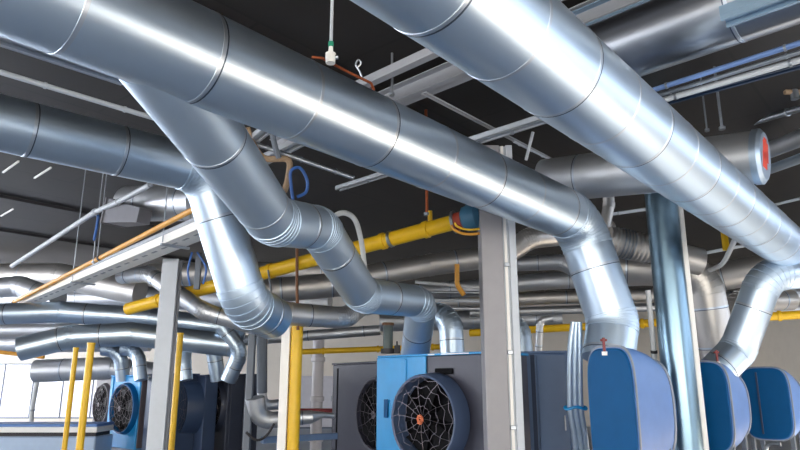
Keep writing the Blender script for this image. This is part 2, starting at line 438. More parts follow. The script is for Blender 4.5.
# right upper tubes beyond the cap
for a, b_, t0, t1, r, m, lab in [((745, 160), (815, 132), 10.5, 8.6, .12, ALUD, 'shiny brown-grey tube at the right edge, level with the red patch'),
                               ((752, 176), (815, 153), 10.5, 8.6, .07, ALU, 'slim shiny tube at the right edge, just below the red patch level'),
                               ((725, 131), (815, 104), 10.2, 8.4, .045, STEEL, 'slim steel pipe at the right edge, above the red patch'),
                               ((745, 212), (815, 195), 11, 9.5, .022, PAINTL, 'thin pale rail at the right edge over the big duct'),
                               ((700, 254), (790, 237), 12, 11, .03, PAINTL, 'thin pale rail on the dark ceiling between column and big duct'),
                               ((606, 215), (662, 207), 12, 11, .03, PAINTL, 'thin pale rail beyond the elbow, left of the polished column')]:
    p, q = at(*a, t0), at(*b_, t1)
    if b_[0] > 785: q = q + (q - p).normalized() * 3.5
    pipe('tube' if r > .06 else 'thin_pipe', lab, 'pipe', [p, q], r, m, seg=24, clamps=0 if r > .06 else 2, cm=STEEL)
e = thing('pipe_valve', 'small brownish valve on the pipe at the far right edge, high up', 'valve', at(794, 92, 8.4))
o = e.location
MB().disc(o - V(0, 0, .1), V(0, 0, 1), .05, .2, 16).build('valve_body', STEEL, e, o)
MB().disc(o - V(.12, 0, 0), V(1, 0, 0), .035, .24, 16).build('valve_branch', BEIGE, e, o)
MB().disc(o + V(0, 0, .1), V(0, 0, 1), .09, .02, 16).build('handwheel', TRIM_, e, o)

# ------------------------------------------------------------------ columns
def box_column(name, label, pl, pr, py, t, m, top, slot=True, cat='column'):
    a, b_ = at(pl, py, t), at(pr, py, t); w = b_.x - a.x
    c = V((a.x + b_.x) / 2, (a.y + b_.y) / 2 + w * .4, 0)
    e = thing(name, label, cat, c)
    if slot:
        MB().box((-w / 2, -w * .4, .02), (w * .12, w * .4, top), None, .008).build('box_section', m, e)
        MB().box((w * .12, -w * .28, .02), (w * .34, w * .3, top)).build('web_plate', PAINTL, e)
        MB().box((w * .3, -w * .4, .02), (w / 2, w * .4, top), None, .006).build('edge_channel', PAINTL, e)
        MB().box((w * .17, -w * .31, .05), (w * .25, -w * .27, top)).build('conduit_strip', WHITE, e)
        for z in (1.1, 1.95, 3.0): MB().box((w * .14, -w * .36, z), (w * .3, -w * .27, z + .05), None, .006).build('clip', STEEL, e)
    else:
        MB().box((-w / 2, -w * .4, .02), (w / 2, -w * .25, top), None, .006).build('front_flange', m, e)
        MB().box((-w * .08, -w * .25, .02), (w * .08, w * .25, top)).build('web', PAINTD, e)
        MB().box((-w / 2, w * .25, .02), (w / 2, w * .4, top), None, .006).build('rear_flange', PAINTG, e)
    MB().box((-w * .7, -w * .6, 0), (w * .7, w * .6, .02)).build('base_plate', STEEL, e)
    return e
box_column('steel_column', 'square light grey steel column in the middle, right of the dark fan unit', 484, 520, 330, 7.7, mat('column_grey', (152, 150, 154), .5, 0, .04), 4.56)
box_column('steel_column', 'pale grey steel column on the left, under the white cable tray', 150, 167, 400, 8.8, PAINTL, 3.35, False)
pN = at(674, 330, 8.5)
e = thing('round_column', 'polished round steel column beside the near blue drum', 'column', V(pN.x, pN.y, 0))
MB().tube([V(0, 0, .03), V(0, 0, 5.28)], .207, 64).build('column_shaft', POLISH, e)
MB().box((.2, -.06, .03), (.27, .0, 5.28), None, .01).build('edge_strip', WHITE, e)
MB().disc(V(0, 0, 0), V(0, 0, 1), .3, .03, 48).build('base_plate', STEEL, e)

def post(label, px, py, t, w, ztop, m, name='guard_post', side=None):
    p = at(px, py, t); e = thing(name, label, 'post', V(p.x, p.y, 0))
    MB().tube([V(0, 0, .02), V(0, 0, ztop)], w / 2, 24).build('post_shaft', m, e)
    MB().disc(V(0, 0, ztop), V(0, 0, 1), w * .56, .03, 24).build('cap', m, e)
    MB().disc(V(0, 0, 0), V(0, 0, 1), w, .02, 24).build('base_plate', STEEL, e)
    if side: MB().box((-w / 2 - .13, -.05, .02), (-w / 2 - .01, .06, ztop - .02), None, .006).build('white_channel', WHITE, e)
    return e
post('thick yellow post with a white channel, left of the charcoal fan unit', 295, 390, 9.2, .17, 2.42, YEL, side=True)
post('yellow post behind the pale steel column', 176, 390, 9.8, .09, 2.35, YEL)
post('slender yellow post at the left, thinner of the two', 70, 400, 9.6, .075, 2.12, YEL)
post('yellow post at the left, thicker of the two', 85, 400, 9.0, .1, 2.15, YEL)
p = at(249, 400, 10.2); e = thing('steel_column', 'slim dark grey column behind the pipework, left of the thick yellow post', 'column', V(p.x, p.y, 0))
MB().box((-.055, -.055, 0), (.055, .055, 2.8), None, .01).build('column_shaft', PAINTD, e); MB().box((-.15, -.15, 0), (.15, .15, .02)).build('base_plate', STEEL, e)

# ------------------------------------------------------------------ fan units
def fan_set(parent, c, n, r, depth, ring_m, wires=True, hubm=COPPER, seg=48):
    """shroud ring, guard, blades, hub: c on the casing face, n outwards (local space)"""
    n = n.normalized(); u = n.cross(V(0, 0, 1)).normalized(); w = V(0, 0, 1)
    P = lambda a, rr, d=0: c + n * d + (u * math.cos(a) + w * math.sin(a)) * rr
    prof = [(0, r * 1.06), (depth * .9, r * 1.02), (depth, r), (depth * .97, r * .95), (.01, r * .93)]
    vs = []; fs = []
    for d, rr in prof:
        for k in range(seg): vs.append(P(2 * PI * k / seg, rr, d))
    for i in range(len(prof) - 1):
        for k in range(seg):
            k2 = (k + 1) % seg; fs.append((i * seg + k, i * seg + k2, (i + 1) * seg + k2, (i + 1) * seg + k))
    MB().add(vs, fs).build('fan_shroud', ring_m, parent)
    MB().disc(c + n * .004, n, r * .93, .008, seg).build('fan_recess', BLACK, parent)
    for k in range(5):
        a0 = 2 * PI * k / 5 + .3; vs = []; fs = []
        for i in range(5):
            rr = r * (.14 + .74 * i / 4); sp = .32 + .1 * i / 4
            for s, dd in ((-1, .02), (1, .09)):
                vs.append(P(a0 + s * sp, rr, depth * .15 + dd * .8)); vs.append(P(a0 + s * sp, rr, depth * .15 + dd * .8 + .012))
        for i in range(4):
            o = i * 4; fs += [(o, o + 2, o + 6, o + 4), (o + 1, o + 5, o + 7, o + 3), (o, o + 4, o + 5, o + 1), (o + 2, o + 3, o + 7, o + 6)]
        fs += [(0, 1, 3, 2), (16, 18, 19, 17)]
        MB().add(vs, fs).build('fan_blade', BLADE, parent)
    MB().tube([c + n * .01, c + n * depth * .7, c + n * depth * .82], [r * .15, r * .15, r * .1], 20).build('fan_hub', BLADE, parent)
    g = MB(); q = depth * 1.02
    ns = 12
    for k in range(ns):
        a = 2 * PI * k / ns
        pts = [P(a + .12 * math.sin(7 * i + k), r * (.1 + .86 * i / 4), q + .02 * math.sin(i * PI / 4)) for i in range(5)]
        g.tube(pts, r * .005, 5)
    for j, fr in enumerate((.3, .52, .74, .94)):
        pts = []
        for k in range(ns * 2):
            a = PI * k / ns; pts.append(P(a, r * fr * (1.04 if (k + j) % 2 else .93), q + .012))
        g.tube(pts, r * .005, 5, closed=True)
    g.build('wire_guard', WIRE, parent)
    hub = MB()
    pts = [P(i * .9, r * (.02 + .1 * i / 20), q + .03) for i in range(21)]
    hub.tube(pts, r * .012, 5); hub.build('guard_coil', hubm, parent)

def unit(name, label, L, R, depth, m, base=.12, top_m=None, cat='fan unit', group=None):
    """cabinet whose front top edge runs from L to R; local x along the face, y to the back; returns empty, width, height"""
    z = (L.z + R.z) / 2; d = V(R.x - L.x, R.y - L.y, 0); W = d.length
    e = thing(name, label, cat, V(L.x, L.y, 0), math.atan2(d.y, d.x), group)
    MB().box((0, 0, base), (W, depth, z - .03), None, .012).build('casing', m, e)
    MB().box((-.015, -.02, z - .03), (W + .015, depth + .015, z), None, .006).build('top_plate', top_m or m, e)
    MB().box((.03, .05, 0), (W - .03, depth - .05, base), None).build('plinth', PAINTD, e)
    return e, W, z

# main fan unit: bright blue left, charcoal right
e, W, z = unit('fan_unit', 'fan unit with a bright blue left panel and a charcoal right panel, in the centre', at(379, 356, 9.6), at(487, 351, 8.25), .9, DARK, top_m=BLUE)
MB().box((-.012, -.03, .14), (W * .48, .0, z - .032), None, .006).build('blue_front_panel', BLUE, e)
MB().box((-.02, -.02, .14), (-.0, .7, z - .032)).build('blue_side_panel', BLUE, e)
MB().box((W * .25, -.05, .3), (W * .3, -.03, z - .06), None, .008).build('panel_rib', BLUE, e)
MB().box((W * .08, -.055, 1.15), (W * .12, -.03, 1.4), None, .006).build('latch', BLUED, e)
MB().box((W * .56, -.03, z - .28), (W * .72, 0, z - .2), None, .012).build('handle_slot', BLACK, e)
MB().box((W * .5, -.024, z - .022), (W * .56, -.02, z - .008)).build('white_tab', WHITE, e)
MB().box((W * .62, -.024, z - .022), (W * .86, -.02, z - .008)).build('white_tab', WHITE, e)
fan_set(e, V(W * .565, -.036, 1.17), V(0, -1, 0), .56, .26, RINGC)
fan_e = e
# charcoal unit to the left, partly behind
e, W, z = unit('fan_unit', 'charcoal fan unit left of the bright blue panel, its fan half hidden', at(333, 364, 12.4), at(384, 360, 11.1), 1.0, DARK)
fan_set(e, V(W * .93, 0, 1.12), V(0, -1, 0), .6, .1, DARK, hubm=WIRE)
MB().box((W * .1, -.008, .3), (W * .12, 0, z - .1)).build('panel_seam', BLACK, e)
# slate-blue cabinet right of the column
e, W, z = unit('equipment_cabinet', 'slate-blue cabinet right of the square grey column', at(515, 352, 9.3), at(566, 350, 9.05), .8, BLUEG, cat='cabinet')
MB().box((W * .42, -.03, .16), (W * .99, 0, z - .05), None, .01).build('door', BLUEG, e)
MB().box((W * .3, -.012, .16), (W * .38, 0, z - .05)).build('recess_strip', NAVY, e)
MB().box((W * .9, -.05, 1.0), (W * .93, -.03, 1.2), None, .006).build('handle', STEEL, e)

# left group
e, W, z = unit('fan_unit', 'fan unit with blue fan face, left of the pale steel column', at(112, 376, 13.2), at(141, 374, 12.5), .62, BLUE, base=.42)
fan_set(e, V(W * .6, 0, 1.16), V(0, -1, 0), .46, .1, BLUED, hubm=WIRE)
MB().box((W - .002, .03, .44), (W + .02, .63, z - .04), None, .006).build('mauve_side_panel', MAUVE, e)
MB().box((W * .02, -.02, .44), (W * .1, 0, z - .04)).build('edge_flange', BLUE, e)
e, W, z = unit('fan_unit', 'pale grey fan unit at the far left end of the left row', at(97, 377, 14.4), at(115, 376, 13.7), .6, MAUVE, base=.4)
fan_set(e, V(W * .55, 0, 1.2), V(0, -1, 0), .42, .08, MAUVE, hubm=WIRE)
e, W, z = unit('equipment_cabinet', 'navy cabinet right behind the pale steel column', at(148, 374, 12.4), at(167, 373, 11.8), .62, NAVY, base=.4, cat='cabinet')
MB().box((W * .08, -.02, .46), (W * .92, 0, z - .06), None, .008).build('door', NAVY, e)
MB().box((W - .002, .06, .46), (W + .015, .58, z - .08), None, .006).build('side_panel', NAVY, e)
DSL = mat('dark_slate', (44, 50, 66), .5, 0, .06)
e, W, z = unit('fan_unit', 'navy fan unit with a deep round shroud, right of the navy cabinet', at(183, 376, 12.8), at(206, 374, 11.9), .25, NAVY, base=.4)
fan_set(e, V(W * .62, 0, 1.2), V(0, -1, 0), .45, .3, NAVY, hubm=YEL)
e, W, z = unit('fan_unit', 'dark slate fan unit at the right end of the left row', at(208, 375, 12.95), at(229, 373, 12.1), .62, DSL, base=.4)
fan_set(e, V(W * .55, 0, 1.22), V(0, -1, 0), .45, .1, DSL, hubm=WIRE)
MB().box((W - .002, .06, .46), (W + .015, .3, z - .08), None, .006).build('side_panel', DSL, e)
MB().box((W - .002, .32, .46), (W + .015, .58, z - .08), None, .006).build('side_panel', DSL, e)

# ------------------------------------------------------------------ blue drums
def drum(label, px, py, t, hw, hh, zc, deep):
    p = at(px, py, t); e = thing('blower_drum', label, 'drum', V(p.x, p.y, 0), math.radians(-45))
    def outline(y, sx, sz, n, k=56):
        out = []
        for i in range(k):
            a = 2 * PI * i / k; c, s = math.cos(a), math.sin(a)
            out.append(V(hw * sx * math.copysign(abs(c) ** (2 / n), c), y, zc + hh * sz * math.copysign(abs(s) ** (2 / n), s)))
        return out
    def loft(st, name, m, caps=(False, False), ang=30):
        vs = []; fs = []; k = 56
        for s in st: vs += outline(*s)
        for i in range(len(st) - 1):
            for j in range(k):
                j2 = (j + 1) % k; fs.append((i * k + j, i * k + j2, (i + 1) * k + j2, (i + 1) * k + j))
        if caps[0]: fs.append(tuple(range(k)))
        if caps[1]: fs.append(tuple((len(st) - 1) * k + j for j in range(k)))
        return MB().add(vs, fs).build(name, m, e, None, True, ang)
    D = deep
    loft([(-.012, .93, .95, 4.2), (0, .96, .97, 4.2), (.06, .97, .97, 4.2)], 'front_panel', BLUED, (True, True))
    loft([(.02, .98, .98, 4.2), (.06, 1.0, 1.0, 4.2), (D * .3, 1.03, .985, 4), (D * .55, 1.05, .93, 3.4), (D * .8, 1.04, .82, 2.8)], 'lit_shell', BLUEL, (True, True), 40)  # blue shell, with the light from the right put into a paler colour
    loft([(D * .79, 1.075, .85, 2.8), (D * .83, 1.075, .85, 2.8)], 'gasket', RUBBER, (True, True))
    loft([(D * .83, 1.02, .8, 2.8), (D * .95, .9, .62, 2.5), (D * 1.02, .5, .3, 2.2)], 'rear_dome', BLUED, (True, True), 40)
    loft([(.03, 1.03, 1.02, 4.2), (.06, 1.03, 1.02, 4.2)], 'gasket', RUBBER, (True, True))
    for sx in (-1, 1):
        for y in (.1, D * .7): MB().box((sx * hw * .8 - .03, y - .03, 0), (sx * hw * .8 + .03, y + .03, zc - hh * .5), None, .004).build('leg', PAINTD, e)
    return e
d1 = drum('near deep-blue drum with its lit side coloured pale blue, left of the polished column', 611, 401, 7.15, .28, .7, 1.32, 1.16)
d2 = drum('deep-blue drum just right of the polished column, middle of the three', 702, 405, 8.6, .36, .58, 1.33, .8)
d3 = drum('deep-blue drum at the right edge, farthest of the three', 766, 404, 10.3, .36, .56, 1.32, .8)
MB().box((-.1, -.03, .85), (-.075, .0, 1.8), None, .004).build('panel_seam', NAVY, d3)
def nozzle(label, px, py, t):
    p = at(px, py, t); e = thing('red_nozzle', label, 'valve', p)
    MB().disc(p - V(0, 0, .1), V(0, 0, 1), .03, .04, 12).build('white_collar', WHITE, e, p)
    MB().disc(p - V(0, 0, .06), V(0, 0, 1), .016, .15, 12).build('red_stem', mat('dark_red', (120, 40, 44), .45, 0, .08), e, p)
    MB().box(p + V(-.035, -.015, .05), p + V(.035, .015, .075), None, .004).build('cap', MATS['dark_red'], e, p)
nozzle('small dark red valve on top of the near blue drum', 604, 346, 7.1)
nozzle('small dark red valve on top of the middle blue drum', 717, 357, 8.7)
# machinery at the foot of the far drum
p = at(764, 446, 9.6); e = thing('pump_base', 'grey pump base under the far right blue drum', 'pump', V(p.x, p.y, 0), math.radians(-45))
MB().box((-.35, -.2, 0), (.35, .25, .55), None, .02).build('pump_block', PAINTD, e)
MB().tube(smooth_path([V(.1, -.25, .5), V(.1, -.25, .78), V(.3, -.25, .78)], .08), .03, 12).build('pump_pipe', STEEL, e)
MB().disc(V(-.15, -.22, .35), V(0, -1, 0), .12, .06, 24).build('motor_cap', STEEL, e)

# silver wrapped hoses with blue strap
for i, (dx, lab) in enumerate([(-3, 'silver wrapped hose beside the slate-blue cabinet, left of the strapped three'), (2.5, 'silver wrapped hose in the middle of the strapped three'), (7.5, 'silver wrapped hose nearest the near drum, right of the strapped three')]):
    pts = [at(575 + dx * .55, 322, 8.0), at(573 + dx * .9, 350, 7.95), at(573 + dx * 1.0, 405, 7.9), at(578 + dx, 440, 7.9), at(583 + dx, 500, 7.9)]
    cable('wrapped_hose', lab, 'hose', pts, .036, mat('hose_wrap', (186, 204, 222), .4, .7, .06, .2, 14), seg=16)
c = at(575.5, 408, 7.9)
tag(MB().tube([c + V(math.cos(a) * .13, math.sin(a) * .055, .012 * math.sin(3 * a)) for a in [2 * PI * i / 32 for i in range(32)]], .018, 8, closed=True).build('blue_strap', BLUE, None, c), 'bright blue strap tied around the three silver hoses', 'strap')

# ------------------------------------------------------------------ ducts dropping to the drums, right side
duct('ventilation_elbow', 'silver duct bending from the right edge down to the middle blue drum', 'duct',
     [at(960, 262, 9.6), at(766, 274, 9.0), at(738, 350, 9.0), at(716, 372, 8.9)], .235, bend=[0, .38, .25, 0], m=ALU, me=ALUW, spacing=.7)
duct('ventilation_elbow', 'dull silver duct bending down behind the polished column', 'duct',
     [at(606, 268, 10.6), at(702, 270, 10.2), at(722, 372, 10.0)], .27, bend=[0, .45, 0], m=ALUB, spacing=.6)
duct('ventilation_elbow', 'pale duct drop between the two elbows over the middle drum', 'duct',
     [at(790, 300, 12.5), at(733, 300, 12.0), at(731, 372, 11.6)], .2, bend=[0, .4, 0], m=ALUB, spacing=.5)
# corrugated connector
a, b_ = at(608, 240, 9.6), at(650, 250, 9.6); d = (b_ - a)
e = thing('corrugated_connector', 'corrugated silver connector between the down-bent elbow and the polished column', 'duct', a)
n = 40; MB().tube([a + d * i / n for i in range(n + 1)], [.205 + (.012 if (i // 2) % 2 else 0) for i in range(n + 1)], 36).build('bellows', ALUB, e, a)
for k in (.3, .38, .46, .54): MB().ring(a + d * k, d, .21, .02, .014, 36).build('clamp_band', STEEL, e, a)
MB().tube([b_, b_ + d * 1.2], .2, 36).build('straight_section', ALUB, e, a)
duct('drop_pipe', 'brown-grey pipe curving down beside the down-bent elbow of the long duct', 'pipe', [at(607, 176, 9.9), at(609, 205, 9.8), at(602, 240, 9.7), at(603, 262, 9.7)], .085, bend=.2, m=ALUB, spacing=0, seg=24)
cable('white_hose', 'white hose curving below the biggest duct, right of the polished column', 'hose', [at(738, 232, 8.8), at(730, 250, 8.9), at(722, 264, 9.2), at(710, 270, 9.8)], .035, CABLEW)
p = at(725, 240, 9.0); tag(MB().box(p - V(.04, .03, .15), p + V(.04, .03, .15), None, .01).build('yellow_clamp', YEL, None, p), 'small yellow clamp hanging behind the biggest duct', 'clamp')
pipe('slim_drain_pipe', 'slim pale pipe standing between the near drum and the polished column', 'pipe', [at(648, 290, 8.6), at(654, 352, 8.6), at(655, 400, 8.6)], .035, CABLEW, bend=.2, clamps=2, cm=TRIM_)

# background duct stack, centre-right
BG = [([at(350, 279, 12.), at(430, 265, 12.5), at(505, 255, 12.6), at(530, 238, 12.6), at(610, 230, 13.2)], .21, 'dull grey duct crossing behind the square column, highest of the rear stack', ALUB, .35),
      ([at(505, 264, 13.4), at(560, 262, 13.2), at(600, 280, 13.0)], .16, 'pale duct under the highest rear duct, right of the square column', ALUD, .4),
      ([at(420, 292, 14.5), at(480, 288, 14.5), at(545, 281, 14.2), at(660, 276, 14.0)], .19, 'grey duct of the rear stack, second level, beyond the square column', ALUD, .3),
      ([at(430, 303, 15), at(545, 298, 14.8), at(680, 294, 14.5)], .15, 'dark grey duct of the rear stack, third level', ALUB, .3),
      ([at(470, 313, 15.6), at(720, 305, 15.2)], .1, 'thin pale duct of the rear stack, lowest level', ALUD, .3),
      ([at(690, 283, 14.2), at(830, 255, 13.0)], .3, 'wide shiny rear duct at the right, below the biggest duct', ALUB, .3),
      ([at(700, 303, 15.), at(830, 290, 14.2)], .2, 'shiny rear duct at the right, just above the yellow pipe', ALUD, .3)]
for pts, r, lab, m, bnd in BG:
    duct('ventilation_duct', lab, 'duct', pts, r, bend=bnd, m=m, spacing=1.3, seg=32, seams=1)
pipe('gas_pipe', 'yellow pipe along the back wall, right of the square column', 'pipe', [at(470, 333, 15.4), at(830, 313, 12.6) + (at(830, 313, 12.6) - at(470, 333, 15.4)).normalized() * 3], .085, YEL, seg=20, clamps=4)
pipe('gas_pipe', 'thin yellow pipe along the back, left of the bright blue fan unit', 'pipe', [at(296, 352, 14.2), at(460, 346, 14.2)], .06, YEL, seg=16, clamps=3)
duct('ventilation_elbow', 'small silver elbow dropping behind the charcoal right panel of the fan unit', 'duct', [at(432, 314, 11.0), at(450, 316, 10.8), at(453, 362, 10.6)], .2, bend=[0, .3, 0], m=ALU, spacing=.4)
duct('ventilation_elbow', 'small silver elbow dropping behind the slate-blue cabinet', 'duct', [at(500, 322, 12.0), at(521, 324, 11.8), at(524, 360, 11.6)], .17, bend=[0, .3, 0], m=ALUW, spacing=0)
duct('drop_pipe', 'pale pipe dropping behind the slate-blue cabinet, with a valve', 'pipe', [at(552, 318, 11), at(540, 321, 11), at(538, 362, 11)], .06, bend=.1, m=ALUD, spacing=.25, seg=20)
p = at(388, 352, 9.9); e = thing('pressure_canister', 'grey-green canister with a rusty top, standing on the bright blue fan unit', 'canister', p)
MB().tube([p + V(0, 0, -.02), p + V(0, 0, .4)], .075, 24).build('canister_body', mat('grey_green', (84, 96, 96), .5, .2, .1), e, p)
MB().disc(p + V(0, 0, .4), V(0, 0, 1), .09, .04, 24).build('rusty_lid', RUST, e, p)
MB().disc(p + V(0, 0, -.02), V(0, 0, 1), .11, .07, 24).build('foot', TRIM_, e, p)
p = at(397, 352, 9.8); e = thing('relay_box', 'small black box beside the canister on the bright blue fan unit', 'box', p)
MB().box(p + V(-.04, -.04, -.02), p + V(.05, .04, .1), None, .008).build('box_body', TRIM_, e, p); MB().disc(p + V(0, 0, .1), V(0, 0, 1), .012, .06, 8).build('knob', TRIM_, e, p)

# ------------------------------------------------------------------ yellow gas pipe with valve
a, b_ = at(128, 309, 10.8), at(455, 222, 8.4)
m_ = a.lerp(b_, .17)
e = thing('gas_pipe', 'thick yellow gas pipe rising past the S-bent branch to the teal valve', 'pipe', a); d = (b_ - a).normalized()
MB().tube([a, b_], .1, 24).build('pipe_run', YEL, e, a)
for k in (.12, .2, .5, .82, .93): MB().ring(a.lerp(b_, k), d, .099, .07, .016, 24).build('coupling', YEL, e, a)
for k, pxy in ((.82, (385, 232)),): 
    c = a.lerp(b_, .94); MB().tube([c, c + V(0, 0, .24)], .03, 12).build('yellow_stub', YEL, e, a)
c = a.lerp(b_, .84); MB().ring(c, d, .101, .05, .012, 24).build('steel_clamp', STEEL, e, a)
MB().disc(b_ - d * .02, d, .15, .035, 24).build('flange', STEEL, e, a); MB().disc(b_ + d * .015, d, .115, .09, 24).build('orange_collar', ORANGE, e, a)
vb = b_ + d * .2
e = thing('gas_valve', 'teal valve with yellow hoop at the end of the thick yellow gas pipe', 'valve', vb)
MB().tube([vb - d * .1, vb - d * .06, vb, vb + d * .1, vb + d * .16], [.1, .16, .17, .15, .09], 24).build('valve_body', TEAL, e, vb)
MB().disc(vb + V(0, 0, .12), V(0, 0, 1), .05, .12, 16).build('bonnet', TEAL, e, vb)
MB().tube([vb + V(math.cos(a_) * .24, -.12, math.sin(a_) * .12 - .12) for a_ in [PI + PI * i / 16 for i in range(17)]], .017, 10).build('yellow_hoop', YELD, e, vb)
MB().tube([vb + V(math.cos(a_) * .2, -.16, math.sin(a_) * .09 - .1) for a_ in [PI + PI * i / 16 for i in range(17)]], .014, 10).build('yellow_hoop', YEL, e, vb)
pt = a.lerp(b_, .935)
rod('copper-coloured hanger rod down to the yellow gas pipe near the teal valve', 427, 0, 214, 8.6, .02, m=COPPER)
cable('white_hose', 'big white hose loop over the yellow gas pipe, beside the S-bent branch', 'hose', [at(331, 226, 8.3), at(335, 216, 8.3), at(345, 213, 8.3), at(355, 220, 8.4), at(361, 240, 8.5), at(364, 262, 8.6), at(366, 280, 8.6)], .035, CABLEW)
pipe('drain_pipe', 'brown-orange drain pipe curving down left of the square column, far back', 'pipe', [at(457, 264, 11.8), at(457, 285, 11.8), at(464, 295, 11.8)], .045, YELD, bend=.2)
for i, (py, lab) in enumerate([(286, 'top rung pipe of the thin rack left of the square column'), (296, 'second rung pipe of the thin rack left of the square column'), (304, 'third rung pipe of the thin rack left of the square column'), (312, 'lowest rung pipe of the thin rack left of the square column')]):
    pipe('thin_pipe', lab, 'pipe', [at(415, py - 4, 13.2), at(486, py + (2 if i == 0 else -3), 13.2)], .035, [CABLEW, STEEL, PAINTL, ALUD][i])

# ------------------------------------------------------------------ dark rear duct under the left duct
duct('ventilation_duct', 'dark silver duct running right from the left bend to behind the yellow post', 'duct',
     [at(242, 306, 8.8), at(290, 314, 9.2), at(345, 318, 9.6), at(362, 306, 10.2), at(420, 300, 11.0)], .175, bend=.4, m=ALUD, me=ALUD, spacing=.7, r1=.13)
duct('ventilation_duct', 'pinkish silver duct behind the yellow gas pipe, left of the S-bent branch', 'duct', [at(255, 292, 11.5), at(345, 284, 11.8)], .22, m=ALUB, spacing=.9)
duct('ventilation_duct', 'slim shiny tube along the back, above the thin yellow pipe', 'duct', [at(225, 342, 12.8), at(380, 330, 12.6)], .1, m=ALUD, spacing=1.1, seg=24)
e = pipe('strap_hanger', 'brown strap hanging down between the ceiling and the thick yellow post', 'hanger', [at(297, 240, 9.25), at(297, 290, 9.25), at(298, 330, 9.2)], .022, RUST)
cable('dark_cable', 'dark cable hanging down left of the thick yellow post', 'cable', [at(268, 270, 9.4), at(272, 300, 9.4), at(270, 320, 9.5), at(268, 335, 9.5)], .014, PAINTD)

# vertical gray pipe and silver bulb elbow
duct('drop_pipe', 'grey insulated drop pipe with a silver elbow, left of the thick yellow post', 'pipe', [at(262, 335, 10.6), at(262, 392, 10.6)], .085, m=PAINTD, spacing=0, seg=24)
duct('elbow_pipe', 'silver elbow pipe lying under the grey drop pipe, upper one', 'pipe', [at(262, 388, 10.6), at(262, 406, 10.6), at(300, 402, 10.9)], .08, bend=.14, m=ALUD, spacing=.3, seg=24)
e = duct('elbow_pipe', 'fat silver elbow pipe under the grey drop pipe, with a tapered nose', 'pipe', [at(255, 398, 10.2), at(258, 421, 10.2), at(312, 417, 10.4)], .15, bend=.22, m=ALUD, spacing=.35, r1=.1, seg=32)
MB().tube([at(311, 417, 10.4), at(322, 415, 10.5), at(334, 416, 10.6)], [.1, .05, .04], 24).build('tapered_nose', ALUD, e, e.location)
pipe('red_pipe', 'red pipe low behind the charcoal fan unit', 'pipe', [at(300, 411, 13), at(345, 411, 13)], .05, mat('dull_red', (150, 64, 66), .5, 0, .1))
cable('dark_cable', 'dark cable sagging under the fat silver elbow', 'cable', [at(246, 432, 9.8), at(256, 440, 9.8), at(266, 436, 9.9), at(274, 424, 9.9)], .02, TRIM_)
p, q = at(262, 440, 10.), at(336, 439, 10.8); channel('floor_rail', 'slate-blue low rail behind the thick yellow post', 'rail', V(p.x, p.y, p.z), V(q.x, q.y, p.z), .1, .1, BLUEG, 'r')
pp = at(281, 447, 10.2); e = thing('rail_post', 'slate-blue short post under the low rail', 'post', V(pp.x, pp.y, 0)); MB().box((-.07, -.05, 0), (.07, .05, p.z - .05), None, .006).build('post_shaft', BLUEG, e); MB().box((-.1, -.08, 0), (.1, .08, .015)).build('base_plate', STEEL, e)
pipe('standpipe', 'pale vertical pipe standing behind the thick yellow post, near the back wall', 'pipe', [V(at(317, 400, 14.6).x, at(317, 400, 14.6).y, 0), V(at(317, 400, 14.6).x, at(317, 400, 14.6).y, 2.6)], .13, PALEP, seg=24, clamps=3)
def cabinet(label, pl, pr, py, t, m=PALEP, hand=True):
    a, b_ = at(pl, py, t), at(pr, py, t); W = b_.x - a.x
    e = thing('storage_cabinet', label, 'cabinet', V(a.x, a.y, 0)); z = a.z
    MB().box((0, 0, .06), (W, .5, z), None, .01).build('casing', m, e)
    n = max(1, round(W / .7))
    for i in range(n):
        dd = MB().box((W * i / n + .02, -.02, .1), (W * (i + 1) / n - .02, 0, z - .05), None, .005).build('door', m, e)
        MB().box((W * (i + 1) / n - .09, -.05, 1.0), (W * (i + 1) / n - .07, -.02, 1.2), None).build('handle', STEEL, dd)
    MB().box((.03, .03, 0), (W - .03, .45, .06)).build('plinth', PAINTD, e)
cabinet('pale cabinet by the back wall behind the thick yellow post', 300, 334, 376, 25)

# ------------------------------------------------------------------ left side
# white tray
a, b_ = at(26, 305, 12.6), at(232, 221, 7.3)
e = thing('cable_tray', 'white perforated cable tray rising from the left to the left bend', 'cable tray', a)
M = frame(a, b_ - a); L = (b_ - a).length
MB().box((0, -.14, -.01), (L, .14, .01), M).build('tray_bottom', WHITE, e, a, False)
for s in (-1, 1): 
    MB().box((0, .14 * s - .006, -.01), (L, .14 * s + .006, .1), M).build('side_rail', WHITE, e, a, False)
for i in range(26):
    x = L * (i + .5) / 26; MB().box((x - .07, -.05, -.014), (x + .07, -.02, -.0095), M).build('slot', PAINTG, e, a, False)
MB().box((0, -.17, .1), (L, -.13, .14), M).build('upper_rail', STEEL, e, a, False)
for i, k in enumerate((.4, .82)):
    c = a.lerp(b_, k); 
    t_ = thing('tray_hanger', ['farther hanger', 'nearer hanger'][i] + ' of the white cable tray', 'hanger', c)
    for s in (-1, 1):
        q = M.to_3x3() @ V(0, .17 * s, 0); MB().tube([c + q, V(c.x + q.x, c.y + q.y, 5.28)], .009, 8).build('threaded_rod', STEEL, t_, c)
    Mh = frame(c, M.to_3x3() @ V(0, 1, 0)); MB().box((-.19, -.02, -.045), (.19, .02, -.015), Mh).build('cross_bar', STEEL, t_, c)
pipe('orange_conduit', 'orange conduit running along above the white cable tray', 'conduit', [at(14, 302, 12.4), at(100, 258, 9.6), at(200, 206, 7.4)], .034, YELD, clamps=7, cm=TRIM_, bend=1)
pipe('slant_pipe', 'long pale pipe slanting up to the left ceiling duct, above the orange conduit', 'pipe', [at(12, 266, 11.5), at(95, 212, 9.4), at(118, 202, 9.0), at(150, 185, 8.4)], .038, PAINTL, clamps=3, bend=.3)
